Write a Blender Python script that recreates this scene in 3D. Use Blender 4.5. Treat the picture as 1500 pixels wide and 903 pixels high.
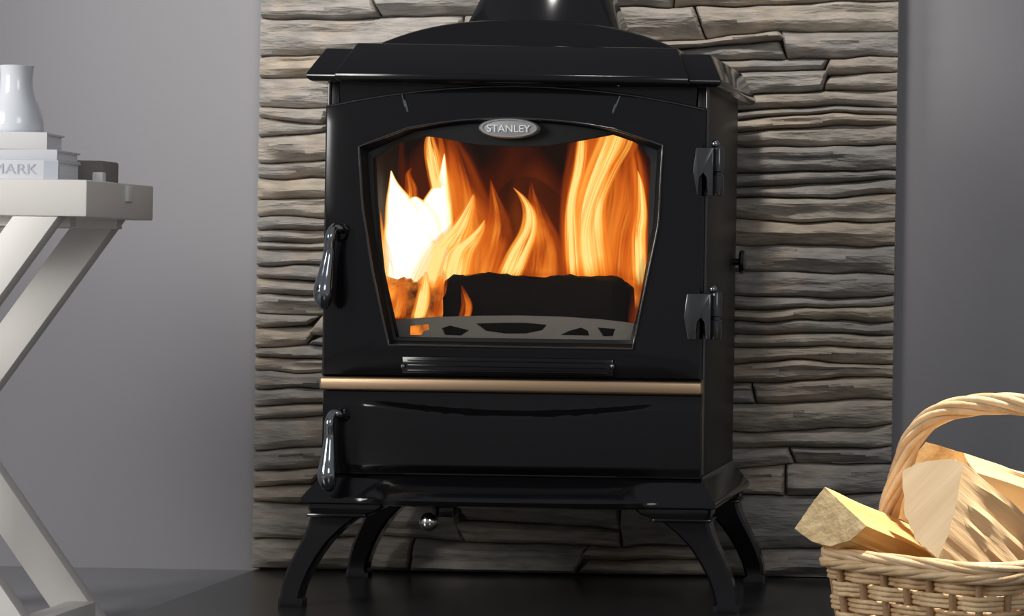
import bpy, bmesh, math, random
from mathutils import Vector, Matrix, noise

scene = bpy.context.scene
for o in list(bpy.data.objects):
    bpy.data.objects.remove(o)
col = scene.collection
R = math.radians

# ------------------------------------------------------------------ camera
# The camera looks straight at the chimney wall from the right; the picture is
# the left part of its image circle (lens shift), rolled by a little under 1 deg.
F_PX, D0, CAM_X, CAM_Z = 4140.0, 3.8, 0.7383, 0.4638
PPX, PPY, ROLL = 1560.0, 400.0, 0.0157
cd = bpy.data.cameras.new('camera')
cam = bpy.data.objects.new('camera', cd)
col.objects.link(cam)
scene.camera = cam
cd.sensor_width = 36.0
cd.sensor_fit = 'HORIZONTAL'
cd.lens = F_PX / 1500 * 36.0
cd.shift_x = (750 - PPX) / 1500
cd.shift_y = (PPY - 451.5) / 1500
cd.clip_start, cd.clip_end = 0.05, 100
cam.matrix_world = (Matrix.Translation((CAM_X, -D0, CAM_Z)) @ Matrix.Rotation(ROLL, 4, 'Y').inverted()
                    @ Matrix.Rotation(R(90), 4, 'X'))

# ------------------------------------------------------------------ light
world = bpy.data.worlds.new('world')
scene.world = world
world.use_nodes = True
bg = world.node_tree.nodes['Background']
bg.inputs['Color'].default_value = (0.93, 0.95, 1.0, 1)
bg.inputs['Strength'].default_value = 0.235


def area(name, loc, target, sx, sy, power, color):
    l = bpy.data.lights.new(name, 'AREA')
    l.shape = 'RECTANGLE'
    l.size, l.size_y, l.energy, l.color = sx, sy, power, color
    o = bpy.data.objects.new(name, l)
    col.objects.link(o)
    o.location = loc
    o.rotation_euler = (Vector(target) - Vector(loc)).to_track_quat('-Z', 'Y').to_euler()
    return o


def spot(name, loc, target, power, cone, blend, radius, color):
    l = bpy.data.lights.new(name, 'SPOT')
    l.energy, l.color, l.spot_size, l.spot_blend, l.shadow_soft_size = power, color, R(cone), blend, radius
    o = bpy.data.objects.new(name, l)
    col.objects.link(o)
    o.location = loc
    o.rotation_euler = (Vector(target) - Vector(loc)).to_track_quat('-Z', 'Y').to_euler()
    return o


area('table_fill_light', (-1.40, -1.25, 1.0), (-0.60, -0.2, 0.55), 0.5, 0.6, 12, (1.0, 0.98, 0.95))  # close fill added to brighten the table front more than the wall
area('tall_window_light', (-2.1, -2.7, 1.35), (-0.1, 0.2, 0.4), 0.40, 1.3, 24, (1.0, 0.97, 0.92))  # left window added back, narrowed to put highlights on the enamel edges
area('side_fill_light', (1.7, -3.6, 1.9), (0.5, 0.3, 0.3), 1.2, 1.2, 19, (0.95, 0.97, 1.0))  # unseen fill added to lift the right wall, lower stones and basket
# ceiling spotlights: two on the chimney wall, one on the log basket
spot('ceiling_spot_wall', (-0.80, -1.20, 2.35), (-0.50, 0.46, 0.82), 130, 23, 1.0, 0.12, (1.0, 0.96, 0.93))
spot('ceiling_spot_chimney', (0.10, -0.95, 2.45), (0.08, 0.43, 1.05), 175, 38, 1.0, 0.16, (1.0, 0.95, 0.90))
spot('ceiling_spot_basket', (1.05, -0.50, 2.4), (0.70, -0.76, 0.18), 560, 26, 0.9, 0.10, (1.0, 0.93, 0.82))

vs = scene.view_settings
vs.view_transform = 'Standard'
vs.look = 'None'
vs.exposure = 0.0
vs.gamma = 1.0
vs.use_curve_mapping = False


# ------------------------------------------------------------------ helpers
def W(px, py, D):
    """photo pixel at distance D from the camera plane -> world point"""
    dx, dy = px - PPX, py - PPY
    c, s = math.cos(ROLL), math.sin(ROLL)
    qx, qy = c * dx + s * dy, -s * dx + c * dy
    return Vector((CAM_X + qx * D / F_PX, D - D0, CAM_Z - qy * D / F_PX))


def S(px, py, y=0.0):
    return W(px, py, D0 + y)


def mat(name, color, rough=0.5, metal=0.0, coat=0.0, spec=0.5, bump=0.0, bscale=50.0, var=None, vscale=8.0, stretch=(1, 1, 1)):
    m = bpy.data.materials.new(name)
    m.use_nodes = True
    nt = m.node_tree
    b = nt.nodes['Principled BSDF']
    b.inputs['Base Color'].default_value = (*color, 1)
    b.inputs['Roughness'].default_value = rough
    b.inputs['Metallic'].default_value = metal
    b.inputs['Coat Weight'].default_value = coat
    b.inputs['Coat Roughness'].default_value = 0.05
    b.inputs['Specular IOR Level'].default_value = spec
    tc = nt.nodes.new('ShaderNodeTexCoord')
    mp = nt.nodes.new('ShaderNodeMapping')
    mp.inputs['Scale'].default_value = stretch
    nt.links.new(tc.outputs['Object'], mp.inputs['Vector'])
    if var:
        n = nt.nodes.new('ShaderNodeTexNoise')
        n.inputs['Scale'].default_value = vscale
        n.inputs['Detail'].default_value = 6
        nt.links.new(mp.outputs[0], n.inputs['Vector'])
        r = nt.nodes.new('ShaderNodeValToRGB')
        r.color_ramp.elements[0].position = 0.35
        r.color_ramp.elements[1].position = 0.68
        r.color_ramp.elements[0].color = (*color, 1)
        r.color_ramp.elements[1].color = (*var, 1)
        nt.links.new(n.outputs['Fac'], r.inputs['Fac'])
        nt.links.new(r.outputs['Color'], b.inputs['Base Color'])
    if bump:
        n2 = nt.nodes.new('ShaderNodeTexNoise')
        n2.inputs['Scale'].default_value = bscale
        n2.inputs['Detail'].default_value = 5
        nt.links.new(mp.outputs[0], n2.inputs['Vector'])
        bp = nt.nodes.new('ShaderNodeBump')
        bp.inputs['Strength'].default_value = bump
        bp.inputs['Distance'].default_value = 0.004
        nt.links.new(n2.outputs['Fac'], bp.inputs['Height'])
        nt.links.new(bp.outputs['Normal'], b.inputs['Normal'])
    return m


def tag(o, label=None, cat=None, group=None, kind=None):
    if label:
        o['label'] = label
    if cat:
        o['category'] = cat
    if group:
        o['group'] = group
    if kind:
        o['kind'] = kind
    return o


def empty(name, loc):
    o = bpy.data.objects.new(name, None)
    o.empty_display_size = 0.05
    col.objects.link(o)
    o.location = loc
    return o


def origin_of(o):
    v = Vector((0, 0, 0))
    while o:
        v += o.location
        o = o.parent
    return v


def mesh(name, verts, faces, m, parent=None, smooth=35, origin=None, uv=None, mats=None, midx=None, bevel=0, segs=2):
    """link one mesh object built from world-space vertices"""
    po = origin_of(parent) if parent else Vector((0, 0, 0))
    org = Vector(origin) if origin is not None else po
    me = bpy.data.meshes.new(name)
    me.from_pydata([tuple(Vector(v) - org) for v in verts], [], faces)
    if uv:
        lay = me.uv_layers.new(name='UVMap')
        for p in me.polygons:
            for li in p.loop_indices:
                lay.data[li].uv = uv[me.loops[li].vertex_index]
    for mm in (mats or [m]):
        me.materials.append(mm)
    if midx:
        for p, i in zip(me.polygons, midx):
            p.material_index = i
    bm = bmesh.new()
    bm.from_mesh(me)
    bmesh.ops.recalc_face_normals(bm, faces=bm.faces)
    if bevel:
        ed = [e for e in bm.edges if e.is_manifold and e.calc_face_angle(0) > R(25)]
        bmesh.ops.bevel(bm, geom=ed, offset=bevel, segments=segs, profile=0.5, affect='EDGES', clamp_overlap=True)
    bm.to_mesh(me)
    bm.free()
    if smooth:
        me.polygons.foreach_set('use_smooth', [True] * len(me.polygons))
        me.set_sharp_from_angle(angle=R(smooth))
    me.update()
    o = bpy.data.objects.new(name, me)
    col.objects.link(o)
    o.location = org - po
    if parent:
        o.parent = parent
    return o


def g_box(x0, x1, y0, y1, z0, z1):
    v = [(x, y, z) for x in (x0, x1) for y in (y0, y1) for z in (z0, z1)]
    f = [(0, 1, 3, 2), (4, 6, 7, 5), (0, 4, 5, 1), (2, 3, 7, 6), (0, 2, 6, 4), (1, 5, 7, 3)]
    return v, f


def g_join(*gs):
    V, Fc = [], []
    for v, f in gs:
        k = len(V)
        V += list(v)
        Fc += [tuple(i + k for i in q) for q in f]
    return V, Fc


def g_loft(rings, cap0=True, cap1=True, closed=True):
    n = len(rings[0])
    V = [Vector(p) for r in rings for p in r]
    Fc = []
    for i in range(len(rings) - 1):
        for j in range(n if closed else n - 1):
            a, b = i * n + j, i * n + (j + 1) % n
            Fc.append((a, b, b + n, a + n))
    if cap0:
        Fc.append(tuple(range(n - 1, -1, -1)))
    if cap1:
        Fc.append(tuple((len(rings) - 1) * n + j for j in range(n)))
    return V, Fc


def g_prism(poly, y0, y1):
    """poly: (x, z) points, extruded in depth"""
    return g_loft([[(x, y0, z) for x, z in poly], [(x, y1, z) for x, z in poly]])


def g_lathe(profile, c, n=32, axis='Z'):
    rings = []
    for r, h in profile:
        ring = []
        for k in range(n):
            a = 2 * math.pi * k / n
            p = (r * math.cos(a), r * math.sin(a), h)
            if axis == 'X':
                p = (p[2], p[0], p[1])
            elif axis == 'Y':
                p = (p[0], p[2], p[1])
            ring.append(Vector(c) + Vector(p))
        rings.append(ring)
    return g_loft(rings)


def g_tube(path, radii, n=8, closed=False, flat=1.0):
    P = [Vector(p) for p in path]
    if not hasattr(radii, '__len__'):
        radii = [radii] * len(P)
    rings = []
    up = None
    for i, p in enumerate(P):
        if closed:
            t = P[(i + 1) % len(P)] - P[i - 1]
        else:
            t = P[min(i + 1, len(P) - 1)] - P[max(i - 1, 0)]
        t.normalize()
        if up is None:
            up = Vector((0, 0, 1)) if abs(t.z) < 0.9 else Vector((0, 1, 0))
        u = (up - t * up.dot(t)).normalized()
        up = u
        w = t.cross(u)
        rings.append([p + (u * math.cos(a) + w * math.sin(a) * flat) * radii[i]
                      for a in (2 * math.pi * k / n for k in range(n))])
    if closed:
        rings.append(rings[0])
        return g_loft(rings, False, False)
    return g_loft(rings)


def g_ball(c, r, n=16):
    prof = [(max(1e-4, r * math.sin(math.pi * i / 10)), -r * math.cos(math.pi * i / 10)) for i in range(11)]
    return g_lathe(prof, c, n)


def catmull(pts, k=8):
    P = [Vector(p) for p in pts]
    out = []
    for i in range(len(P) - 1):
        a, b, c, d = P[max(i - 1, 0)], P[i], P[i + 1], P[min(i + 2, len(P) - 1)]
        for j in range(k):
            t = j / k
            out.append(0.5 * ((2 * b) + (c - a) * t + (2 * a - 5 * b + 4 * c - d) * t * t + (3 * b - a - 3 * c + d) * t ** 3))
    out.append(P[-1])
    return out


def text_geo(body, size, loc, extrude=0.001, rot=(R(90), 0, 0), sx=1.0):
    cu = bpy.data.curves.new('txt', 'FONT')
    cu.body, cu.size, cu.extrude = body, size, extrude
    cu.align_x, cu.align_y = 'CENTER', 'CENTER'
    o = bpy.data.objects.new('txt', cu)
    col.objects.link(o)
    me = o.to_mesh()
    M = Matrix.Translation(loc) @ Matrix.Rotation(rot[2], 4, 'Z') @ Matrix.Rotation(rot[0], 4, 'X') @ Matrix.Diagonal((sx, 1, 1, 1))
    V = [M @ v.co for v in me.vertices]
    Fc = [tuple(p.vertices) for p in me.polygons]
    o.to_mesh_clear()
    bpy.data.objects.remove(o)
    bpy.data.curves.remove(cu)
    return V, Fc


# ------------------------------------------------------------------ materials
M_wall = mat('wall_paint', (0.275, 0.270, 0.285), 0.85, bump=0.05, bscale=180)
M_floor = mat('floor_grey', (0.30, 0.295, 0.31), 0.75, bump=0.1, bscale=120, var=(0.27, 0.265, 0.28))
M_hearth = mat('polished_slate', (0.030, 0.029, 0.029), 0.22, spec=0.8, var=(0.02, 0.02, 0.023), vscale=30)
M_mortar = mat('mortar', (0.20, 0.17, 0.135), 0.95, bump=0.4)
M_enamel = mat('black_enamel', (0.005, 0.005, 0.006), 0.13, coat=0.12, spec=0.42)
M_flank = mat('satin_black_enamel', (0.010, 0.010, 0.011), 0.42, spec=0.4)
M_hinge = mat('hinge_enamel_lit', (0.035, 0.037, 0.04), 0.2, coat=0.5)  # black enamel lightened to stand in for light on the hinge leaves
M_bezel = mat('matt_black_bezel', (0.008, 0.008, 0.009), 0.55, spec=0.3)
M_bead = mat('glint_bead_enamel', (0.02, 0.02, 0.022), 0.16, coat=1.0, spec=0.8)  # lighter enamel so the added beads read as edge highlights
M_seal = mat('rope_seal', (0.006, 0.005, 0.005), 0.95, spec=0.1)
M_iron = mat('firebox_iron', (0.03, 0.022, 0.018), 0.8, bump=0.5, bscale=60)
M_fret = mat('grey_cast_iron', (0.20, 0.188, 0.17), 0.6, bump=0.2, bscale=120)
M_brass = mat('satin_bronze', (0.62, 0.43, 0.27), 0.34, metal=1.0, bump=0.05, bscale=60, stretch=(0.05, 1, 1))
M_steel = mat('dark_nickel', (0.30, 0.32, 0.34), 0.12, metal=1.0)
M_chrome = mat('chrome', (0.72, 0.70, 0.68), 0.14, metal=1.0)
M_badge = mat('pewter', (0.42, 0.42, 0.43), 0.35, metal=0.5)
M_badge_hi = mat('bright_lettering', (0.95, 0.95, 0.96), 0.3)
M_table = mat('cream_painted_wood', (0.76, 0.73, 0.69), 0.5, bump=0.06, bscale=20, stretch=(0.2, 1, 1))
M_vase = mat('white_glaze', (0.74, 0.77, 0.82), 0.12, coat=0.4)
M_book = mat('book_white', (0.80, 0.80, 0.80), 0.55)
M_book2 = mat('book_pale_grey', (0.70, 0.71, 0.75), 0.55)
M_band = mat('book_blue_grey', (0.46, 0.48, 0.54), 0.6)
M_pages = mat('book_pages', (0.84, 0.85, 0.88), 0.8, bump=0.3, bscale=30, stretch=(0.1, 0.1, 14))
M_taupe = mat('shaded_book_taupe', (0.24, 0.22, 0.20), 0.8)  # tone of the books' shaded side
M_char = mat('charred_wood', (0.009, 0.006, 0.005), 0.9, bump=0.8, bscale=45, spec=0.1)


def stone_material():
    m = mat('slate_ledgestone', (0.3, 0.3, 0.3), 0.82)
    nt = m.node_tree
    b = nt.nodes['Principled BSDF']
    N, L = nt.nodes.new, nt.links.new
    tc = nt.nodes['Texture Coordinate']
    mp = nt.nodes['Mapping']
    mp.inputs['Scale'].default_value = (1.0, 1.0, 4.5)
    oi = N('ShaderNodeObjectInfo')
    r0 = N('ShaderNodeValToRGB')
    e = r0.color_ramp.elements
    e[0].color, e[1].color = (0.265, 0.25, 0.232, 1), (0.41, 0.35, 0.275, 1)
    x = e.new(0.5)
    x.color = (0.33, 0.307, 0.275, 1)
    L(oi.outputs['Random'], r0.inputs['Fac'])
    n1 = N('ShaderNodeTexNoise')
    n1.inputs['Scale'].default_value = 7
    n1.inputs['Detail'].default_value = 7
    n1.inputs['Roughness'].default_value = 0.62
    L(mp.outputs[0], n1.inputs['Vector'])
    rf = N('ShaderNodeValToRGB')
    rf.color_ramp.elements[0].position, rf.color_ramp.elements[1].position = 0.55, 0.76
    L(n1.outputs['Fac'], rf.inputs['Fac'])
    mx = N('ShaderNodeMixRGB')
    mx.inputs['Color2'].default_value = (0.31, 0.23, 0.155, 1)
    L(rf.outputs['Color'], mx.inputs['Fac'])
    L(r0.outputs['Color'], mx.inputs['Color1'])
    n2 = N('ShaderNodeTexNoise')
    n2.inputs['Scale'].default_value = 26
    n2.inputs['Detail'].default_value = 8
    L(mp.outputs[0], n2.inputs['Vector'])
    mr = N('ShaderNodeMapRange')
    mr.inputs['From Min'].default_value, mr.inputs['From Max'].default_value = 0.3, 0.7
    mr.inputs['To Min'].default_value, mr.inputs['To Max'].default_value = 0.74, 1.26
    L(n2.outputs['Fac'], mr.inputs['Value'])
    mu = N('ShaderNodeMixRGB')
    mu.blend_type = 'MULTIPLY'
    mu.inputs['Fac'].default_value = 1
    L(mx.outputs[0], mu.inputs['Color1'])
    L(mr.outputs[0], mu.inputs['Color2'])
    L(mu.outputs[0], b.inputs['Base Color'])
    bp = N('ShaderNodeBump')
    bp.inputs['Strength'].default_value = 0.8
    bp.inputs['Distance'].default_value = 0.006
    n3 = N('ShaderNodeTexNoise')
    n3.inputs['Scale'].default_value = 75
    n3.inputs['Detail'].default_value = 6
    L(mp.outputs[0], n3.inputs['Vector'])
    bp2 = N('ShaderNodeBump')
    bp2.inputs['Strength'].default_value = 0.6
    bp2.inputs['Distance'].default_value = 0.003
    L(n2.outputs['Fac'], bp.inputs['Height'])
    L(n3.outputs['Fac'], bp2.inputs['Height'])
    L(bp.outputs[0], bp2.inputs['Normal'])
    L(bp2.outputs[0], b.inputs['Normal'])
    return m


M_stone = stone_material()


def wood_material(name, c1, c2, stretch, scale=10, bump=0.5):
    m = mat(name, c1, 0.65, bump=bump, bscale=scale * 2.2, var=c2, vscale=scale, stretch=stretch)
    return m


M_end = mat('log_end_grain', (0.46, 0.31, 0.17), 0.75, bump=0.35, bscale=70, var=(0.34, 0.22, 0.115), vscale=30)
M_wicker = mat('wicker', (0.66, 0.46, 0.26), 0.55, bump=0.3, bscale=160, var=(0.50, 0.32, 0.16), vscale=35)
M_wicker2 = mat('wicker_pale', (0.78, 0.58, 0.35), 0.5, bump=0.3, bscale=160, var=(0.60, 0.41, 0.22), vscale=40)
M_stake = mat('wicker_stake', (0.36, 0.22, 0.11), 0.6, bump=0.3, bscale=120)


def glass_material():
    m = bpy.data.materials.new('stove_glass')
    m.use_nodes = True
    nt = m.node_tree
    nt.nodes.clear()
    N, L = nt.nodes.new, nt.links.new
    out, mx, t, g = N('ShaderNodeOutputMaterial'), N('ShaderNodeMixShader'), N('ShaderNodeBsdfTransparent'), N('ShaderNodeBsdfGlossy')
    g.inputs['Roughness'].default_value = 0.05
    t.inputs['Color'].default_value = (0.96, 0.95, 0.93, 1)
    mx.inputs['Fac'].default_value = 0.015
    L(t.outputs[0], mx.inputs[1])
    L(g.outputs[0], mx.inputs[2])
    L(mx.outputs[0], out.inputs[0])
    return m


M_glass = glass_material()


def flame_material(name, cols, strength, dens, edge=1.2, tip=0.9, streak=1.0, nscale=(5.0, 1.6)):
    """emission + transparency from the tongue's own UV (u across, v up)"""
    m = bpy.data.materials.new(name)
    m.use_nodes = True
    nt = m.node_tree
    nt.nodes.clear()
    N, L = nt.nodes.new, nt.links.new

    def math_(op, a, b=None):
        n = N('ShaderNodeMath')
        n.operation = op
        for i, q in enumerate((a, b)):
            if q is None:
                continue
            if isinstance(q, (int, float)):
                n.inputs[i].default_value = q
            else:
                L(q, n.inputs[i])
        return n.outputs[0]

    uv = N('ShaderNodeUVMap')
    sep = N('ShaderNodeSeparateXYZ')
    L(uv.outputs[0], sep.inputs[0])
    u, v = sep.outputs[0], sep.outputs[1]
    oi = N('ShaderNodeObjectInfo')
    cmb = N('ShaderNodeCombineXYZ')
    L(math_('MULTIPLY', u, nscale[0]), cmb.inputs[0])
    L(math_('MULTIPLY', v, nscale[1]), cmb.inputs[1])
    L(math_('MULTIPLY', oi.outputs['Random'], 40.0), cmb.inputs[2])
    nz = N('ShaderNodeTexNoise')
    nz.inputs['Scale'].default_value = 1.0
    nz.inputs['Detail'].default_value = 3
    nz.inputs['Distortion'].default_value = 0.6
    L(cmb.outputs[0], nz.inputs['Vector'])
    mr = N('ShaderNodeMapRange')
    mr.inputs['From Min'].default_value, mr.inputs['From Max'].default_value = 0.32, 0.66
    mr.inputs['To Min'].default_value, mr.inputs['To Max'].default_value = 1 - streak, 1.0
    L(nz.outputs['Fac'], mr.inputs['Value'])
    e = math_('SUBTRACT', 1.0, math_('ABSOLUTE', math_('SUBTRACT', math_('MULTIPLY', u, 2.0), 1.0)))
    e = math_('POWER', math_('MAXIMUM', e, 0.0), edge)
    t = math_('POWER', math_('MAXIMUM', math_('SUBTRACT', 1.0, v), 0.0), tip)
    base = math_('MINIMUM', math_('MULTIPLY', v, 9.0), 1.0)
    a = math_('MULTIPLY', math_('MULTIPLY', math_('MULTIPLY', e, t), base), mr.outputs[0])
    a = math_('MINIMUM', math_('MULTIPLY', a, dens), 1.0)
    ramp = N('ShaderNodeValToRGB')
    el = ramp.color_ramp.elements
    el[0].position, el[1].position = 0.0, 1.0
    el[0].color, el[1].color = (*cols[0], 1), (*cols[-1], 1)
    for i, c in enumerate(cols[1:-1]):
        k = el.new((i + 1) / (len(cols) - 1))
        k.color = (*c, 1)
    L(a, ramp.inputs['Fac'])
    em, tr, mx, out = N('ShaderNodeEmission'), N('ShaderNodeBsdfTransparent'), N('ShaderNodeMixShader'), N('ShaderNodeOutputMaterial')
    em.inputs['Strength'].default_value = strength
    L(ramp.outputs[0], em.inputs[0])
    L(a, mx.inputs['Fac'])
    L(tr.outputs[0], mx.inputs[1])
    L(em.outputs[0], mx.inputs[2])
    L(mx.outputs[0], out.inputs[0])
    return m


# ================================================================== THE SETTING
D_STONE = 4.231
Y_STONE = D_STONE - D0          # mean face of the stone cladding
Y_WALL = Y_STONE + 0.050
v, f = g_box(-3.2, 2.6, Y_WALL, Y_WALL + 0.12, -0.05, 2.6)
wall = tag(mesh('wall_back', v, f, M_wall, smooth=0), kind='structure')
v, f = g_box(-3.2, 2.6, -3.6, Y_WALL + 0.12, -0.10, -0.006)
floor = tag(mesh('floor', v, f, M_floor, smooth=0), kind='structure')

xl = W(370, 835, D_STONE).x
xr = W(1303, 848, D_STONE).x
# polished hearth slab
v, f = g_box(xl, 1.25, -1.35, Y_WALL - 0.002, -0.006, 0.0)
hearth = tag(mesh('floor_hearth', v, f, M_hearth, smooth=0, bevel=0.002),
             'polished black slate hearth slab under the stove', kind='structure')

# ---- stone cladding: courses of split slate, every stone its own piece
zt = min(W(370, -260, D_STONE).z, W(1303, -285, D_STONE).z) - 0.004
v, f = g_box(xl + 0.004, xr - 0.004, Y_STONE + 0.022, Y_WALL, 0.0, zt)
cladding = tag(mesh('wall_stone_cladding', v, f, M_mortar, smooth=0),
               'stacked grey slate cladding behind the black stove', kind='structure')
rng = random.Random(11)
LB = [-260, -215, -180, -130, -95, -50, -12, 30, 81, 116, 160, 196, 238, 262, 290, 315, 357, 388, 430, 460, 508, 546, 572, 613, 658, 689, 715, 738, 775, 833]
RB = [-285, -240, -205, -150, -118, -70, -35, 0, 42, 82, 131, 168, 210, 250, 288, 323, 359, 401, 436, 472, 510, 530, 556, 585, 625, 651, 678, 723, 764, 849]
LB[-2], RB[-2] = 786, 806


def bound(i, x):
    """height of course boundary i at world x"""
    t = (x - xl) / (xr - xl)
    zl = W(370, LB[i], D_STONE).z
    zr = W(1303, RB[i], D_STONE).z
    z = zl * (1 - t) + zr * t
    if 0 < i < len(LB) - 1:
        z += 0.007 * noise.noise(Vector((x * 7, i * 3.7, 0))) + 0.004 * noise.noise(Vector((x * 19, i * 5.1, 4)))
    return max(z, 0.0)


def stone(xa, xb, i0, i1, fa, fb, proud, seed, sl0, sl1, end0, end1):
    """one stone between course boundaries; fa, fb: fractions of the course height used"""
    nx = max(5, int((xb - xa) / 0.018))
    w_ = xb - xa
    TX = [0, 0.0015 / w_, 0.004 / w_, 0.009 / w_] + [j / nx for j in range(1, nx) if 0.013 < j / nx * w_ < w_ - 0.013] + [1 - 0.009 / w_, 1 - 0.004 / w_, 1 - 0.0015 / w_, 1]
    TZ = [0, 0.05, 0.14, 0.27, 0.40, 0.52, 0.64, 0.76, 0.87, 0.95, 1]
    nx, nz = len(TX) - 1, len(TZ) - 1
    V, Fc = [], []
    tilt = rng.uniform(-0.006, 0.003)
    for k in range(nz + 1):
        tz = TZ[k]
        for j in range(nx + 1):
            tx = TX[j]
            x = xa + (xb - xa) * tx + (sl0 * (1 - tx) + sl1 * tx) * (tz - 0.5)
            zb, zu = bound(i1, x), bound(i0, x)
            z0, z1 = zb + (zu - zb) * (fa[0] + (fa[1] - fa[0]) * tx) + 0.0002, zb + (zu - zb) * (fb[0] + (fb[1] - fb[0]) * tx) - 0.0002
            z = z0 + (z1 - z0) * tz
            ex = min(tx, 1 - tx) * (xb - xa)
            ez = min(tz, 1 - tz) * (z1 - z0)
            r = 0.006
            fall = 1.0
            if ex < r and not (end0 and tx < 0.5) and not (end1 and tx > 0.5):
                fall *= math.sqrt(max(0, 1 - (1 - ex / r) ** 2)) * 0.55 + 0.45
            if ez < r:
                fall *= math.sqrt(max(0, 1 - (1 - ez / r) ** 2)) * 0.55 + 0.45
            q = Vector((x * 9, seed * 7.3, z * 42))
            d = proud + tilt * (tz - 0.5) * 2 + 0.007 * noise.noise(q) + 0.004 * noise.noise(q * 2.7)
            # flaky terraces of split slate
            st = noise.noise(Vector((x * 5 + seed, z * 70, seed)))
            d += (0.0035 if seed % 3 else 0.0065) * (math.tanh((st - 0.15) * 14) + math.tanh((st + 0.25) * 14)) * 0.5
            d += (0.009 - 0.014 * max(0.0, 1 - tz / 0.42) ** 1.5 - 0.010 * max(0.0, (tz - 0.72) / 0.28) ** 1.6) * (0.5 + 0.9 * (0.5 + 0.5 * noise.noise(Vector((x * 6, seed, 2)))))
            if end0:                    # sawn flush at the panel's edges
                k_ = max(0.0, 1 - (x - xl) / 0.035)
                d = d * (1 - k_) + 0.004 * k_
            if end1:
                k_ = max(0.0, 1 - (xr - x) / 0.035)
                d = d * (1 - k_) + 0.004 * k_
            y = Y_STONE + 0.016 - max(0.001, 0.016 + d) * fall
            V.append((x + (0.0 if tx in (0, 1) else 0.0015 * noise.noise(q * 3.1)), y, z))
    nf = len(V)
    n1 = nx + 1
    for k in range(nz):
        for j in range(nx):
            a = k * n1 + j
            Fc.append((a, a + 1, a + n1 + 1, a + n1))
    rim = [j for j in range(n1)] + [k * n1 + nx for k in range(1, nz + 1)] + [nz * n1 + j for j in range(nx - 1, -1, -1)] + [k * n1 for k in range(nz - 1, 0, -1)]
    for a in rim:
        V.append((V[a][0], Y_STONE + 0.030, V[a][2]))
    m = len(rim)
    for a in range(m):
        b = (a + 1) % m
        Fc.append((rim[a], nf + a, nf + b, rim[b]))
    return V, Fc


sid = 0
for i in range(len(LB) - 1):
    x = xl
    first = True
    while x < xr - 1e-4:
        ln = rng.uniform(0.18, 0.48)
        if first:
            ln = rng.uniform(0.08, 0.36)
        first = False
        xb = x + ln
        if xr - xb < 0.09:
            xb = xr
        h = bound(i, x) - bound(i + 1, x)
        splits = [((0, 0), (1, 1))]
        if h > 0.033 and rng.random() < 0.5:
            s = (rng.uniform(0.3, 0.7), rng.uniform(0.3, 0.7))
            splits = [((0, 0), s), (s, (1, 1))]
        s0 = 0 if x == xl else sl_prev
        sl = 0 if xb == xr else rng.uniform(-0.022, 0.022)
        for fa, fb in splits:
            sid += 1
            V, Fc = stone(x + (0.0 if x == xl else 0.0012), xb - (0.0 if xb == xr else 0.0012), i, i + 1, fa, fb,
                          rng.uniform(-0.004, 0.008), sid, s0, sl, x == xl, xb == xr)
            mesh('stone', V, Fc, M_stone, cladding, smooth=28, origin=(0.5 * (x + xb), Y_STONE, bound(i, 0.5 * (x + xb))))
        sl_prev = sl
        x = xb

# ================================================================== THE STOVE
stove = tag(empty('wood_burning_stove', (0, 0.18, 0.0)),
            'black enamelled cast iron wood stove on four curved legs, fire burning behind glass', 'stove')
BX, BD = 0.2545, 0.36           # half width and depth of the body
Z_TOP, Z_BASE = 0.708, 0.180

# body: shell of plates around an open firebox
SB = 0.352                      # rear of the body
g = g_join(
    g_box(-BX, -BX + 0.014, 0.0, SB, Z_BASE, Z_TOP),
    g_box(BX - 0.014, BX, 0.0, SB, Z_BASE, Z_TOP),
    g_box(-BX + 0.014, BX - 0.014, SB - 0.014, SB, Z_BASE, Z_TOP),
    g_box(-BX + 0.014, BX - 0.014, 0.0, SB - 0.014, Z_TOP - 0.02, Z_TOP),
    g_box(-BX + 0.014, BX - 0.014, 0.0, 0.014, Z_BASE, 0.335),
    g_box(-BX + 0.014, BX - 0.014, 0.014, SB - 0.014, Z_BASE, Z_BASE + 0.014))
body = mesh('body', *g, M_flank, stove, bevel=0.0025)
# frieze above the door, following its arch
arch = []
for k in range(25):
    t = k / 24
    x = -BX + 0.016 + 2 * (BX - 0.016) * t
    arch.append((x, 0.668 + 0.029 * (1 - (2 * t - 1) ** 2)))
mesh('frieze', *g_prism([(-BX + 0.014, Z_TOP - 0.001)] + arch + [(BX - 0.014, Z_TOP - 0.001)], -0.002, 0.018), M_enamel, stove, smooth=30)
# firebox lining
g = g_join(g_box(-0.225, -0.215, 0.022, 0.30, 0.335, 0.675), g_box(0.215, 0.225, 0.022, 0.30, 0.335, 0.675),
           g_box(-0.225, 0.225, 0.30, 0.312, 0.335, 0.675), g_box(-0.225, 0.225, 0.022, 0.312, 0.322, 0.335),
           g_box(-0.225, 0.225, 0.022, 0.312, 0.675, 0.687))
mesh('firebox_lining', *g, M_iron, stove, smooth=0)


def hip(z0, lip, z1, x0, x1, yf0, yf1, yb0, yb1):
    def ring(x, yf, yb, z):
        return [(-x, yf, z), (x, yf, z), (x, yb, z), (-x, yb, z)]
    return g_loft([ring(x0 - 0.006, yf0 + 0.006, yb0 - 0.006, z0 - 0.004), ring(x0, yf0, yb0, z0), ring(x0, yf0, yb0, z0 + lip), ring(x1, yf1, yb1, z1)])


mesh('top_plate', *hip(Z_TOP, 0.006, 0.750, 0.2765, 0.258, -0.038, -0.008, 0.385, 0.355), M_enamel, stove, bevel=0.002)
mesh('top_front_panel', *hip(Z_TOP - 0.001, 0.008, 0.757, 0.235, 0.214, -0.050, -0.016, 0.10, 0.09), M_enamel, stove, bevel=0.002)
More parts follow.
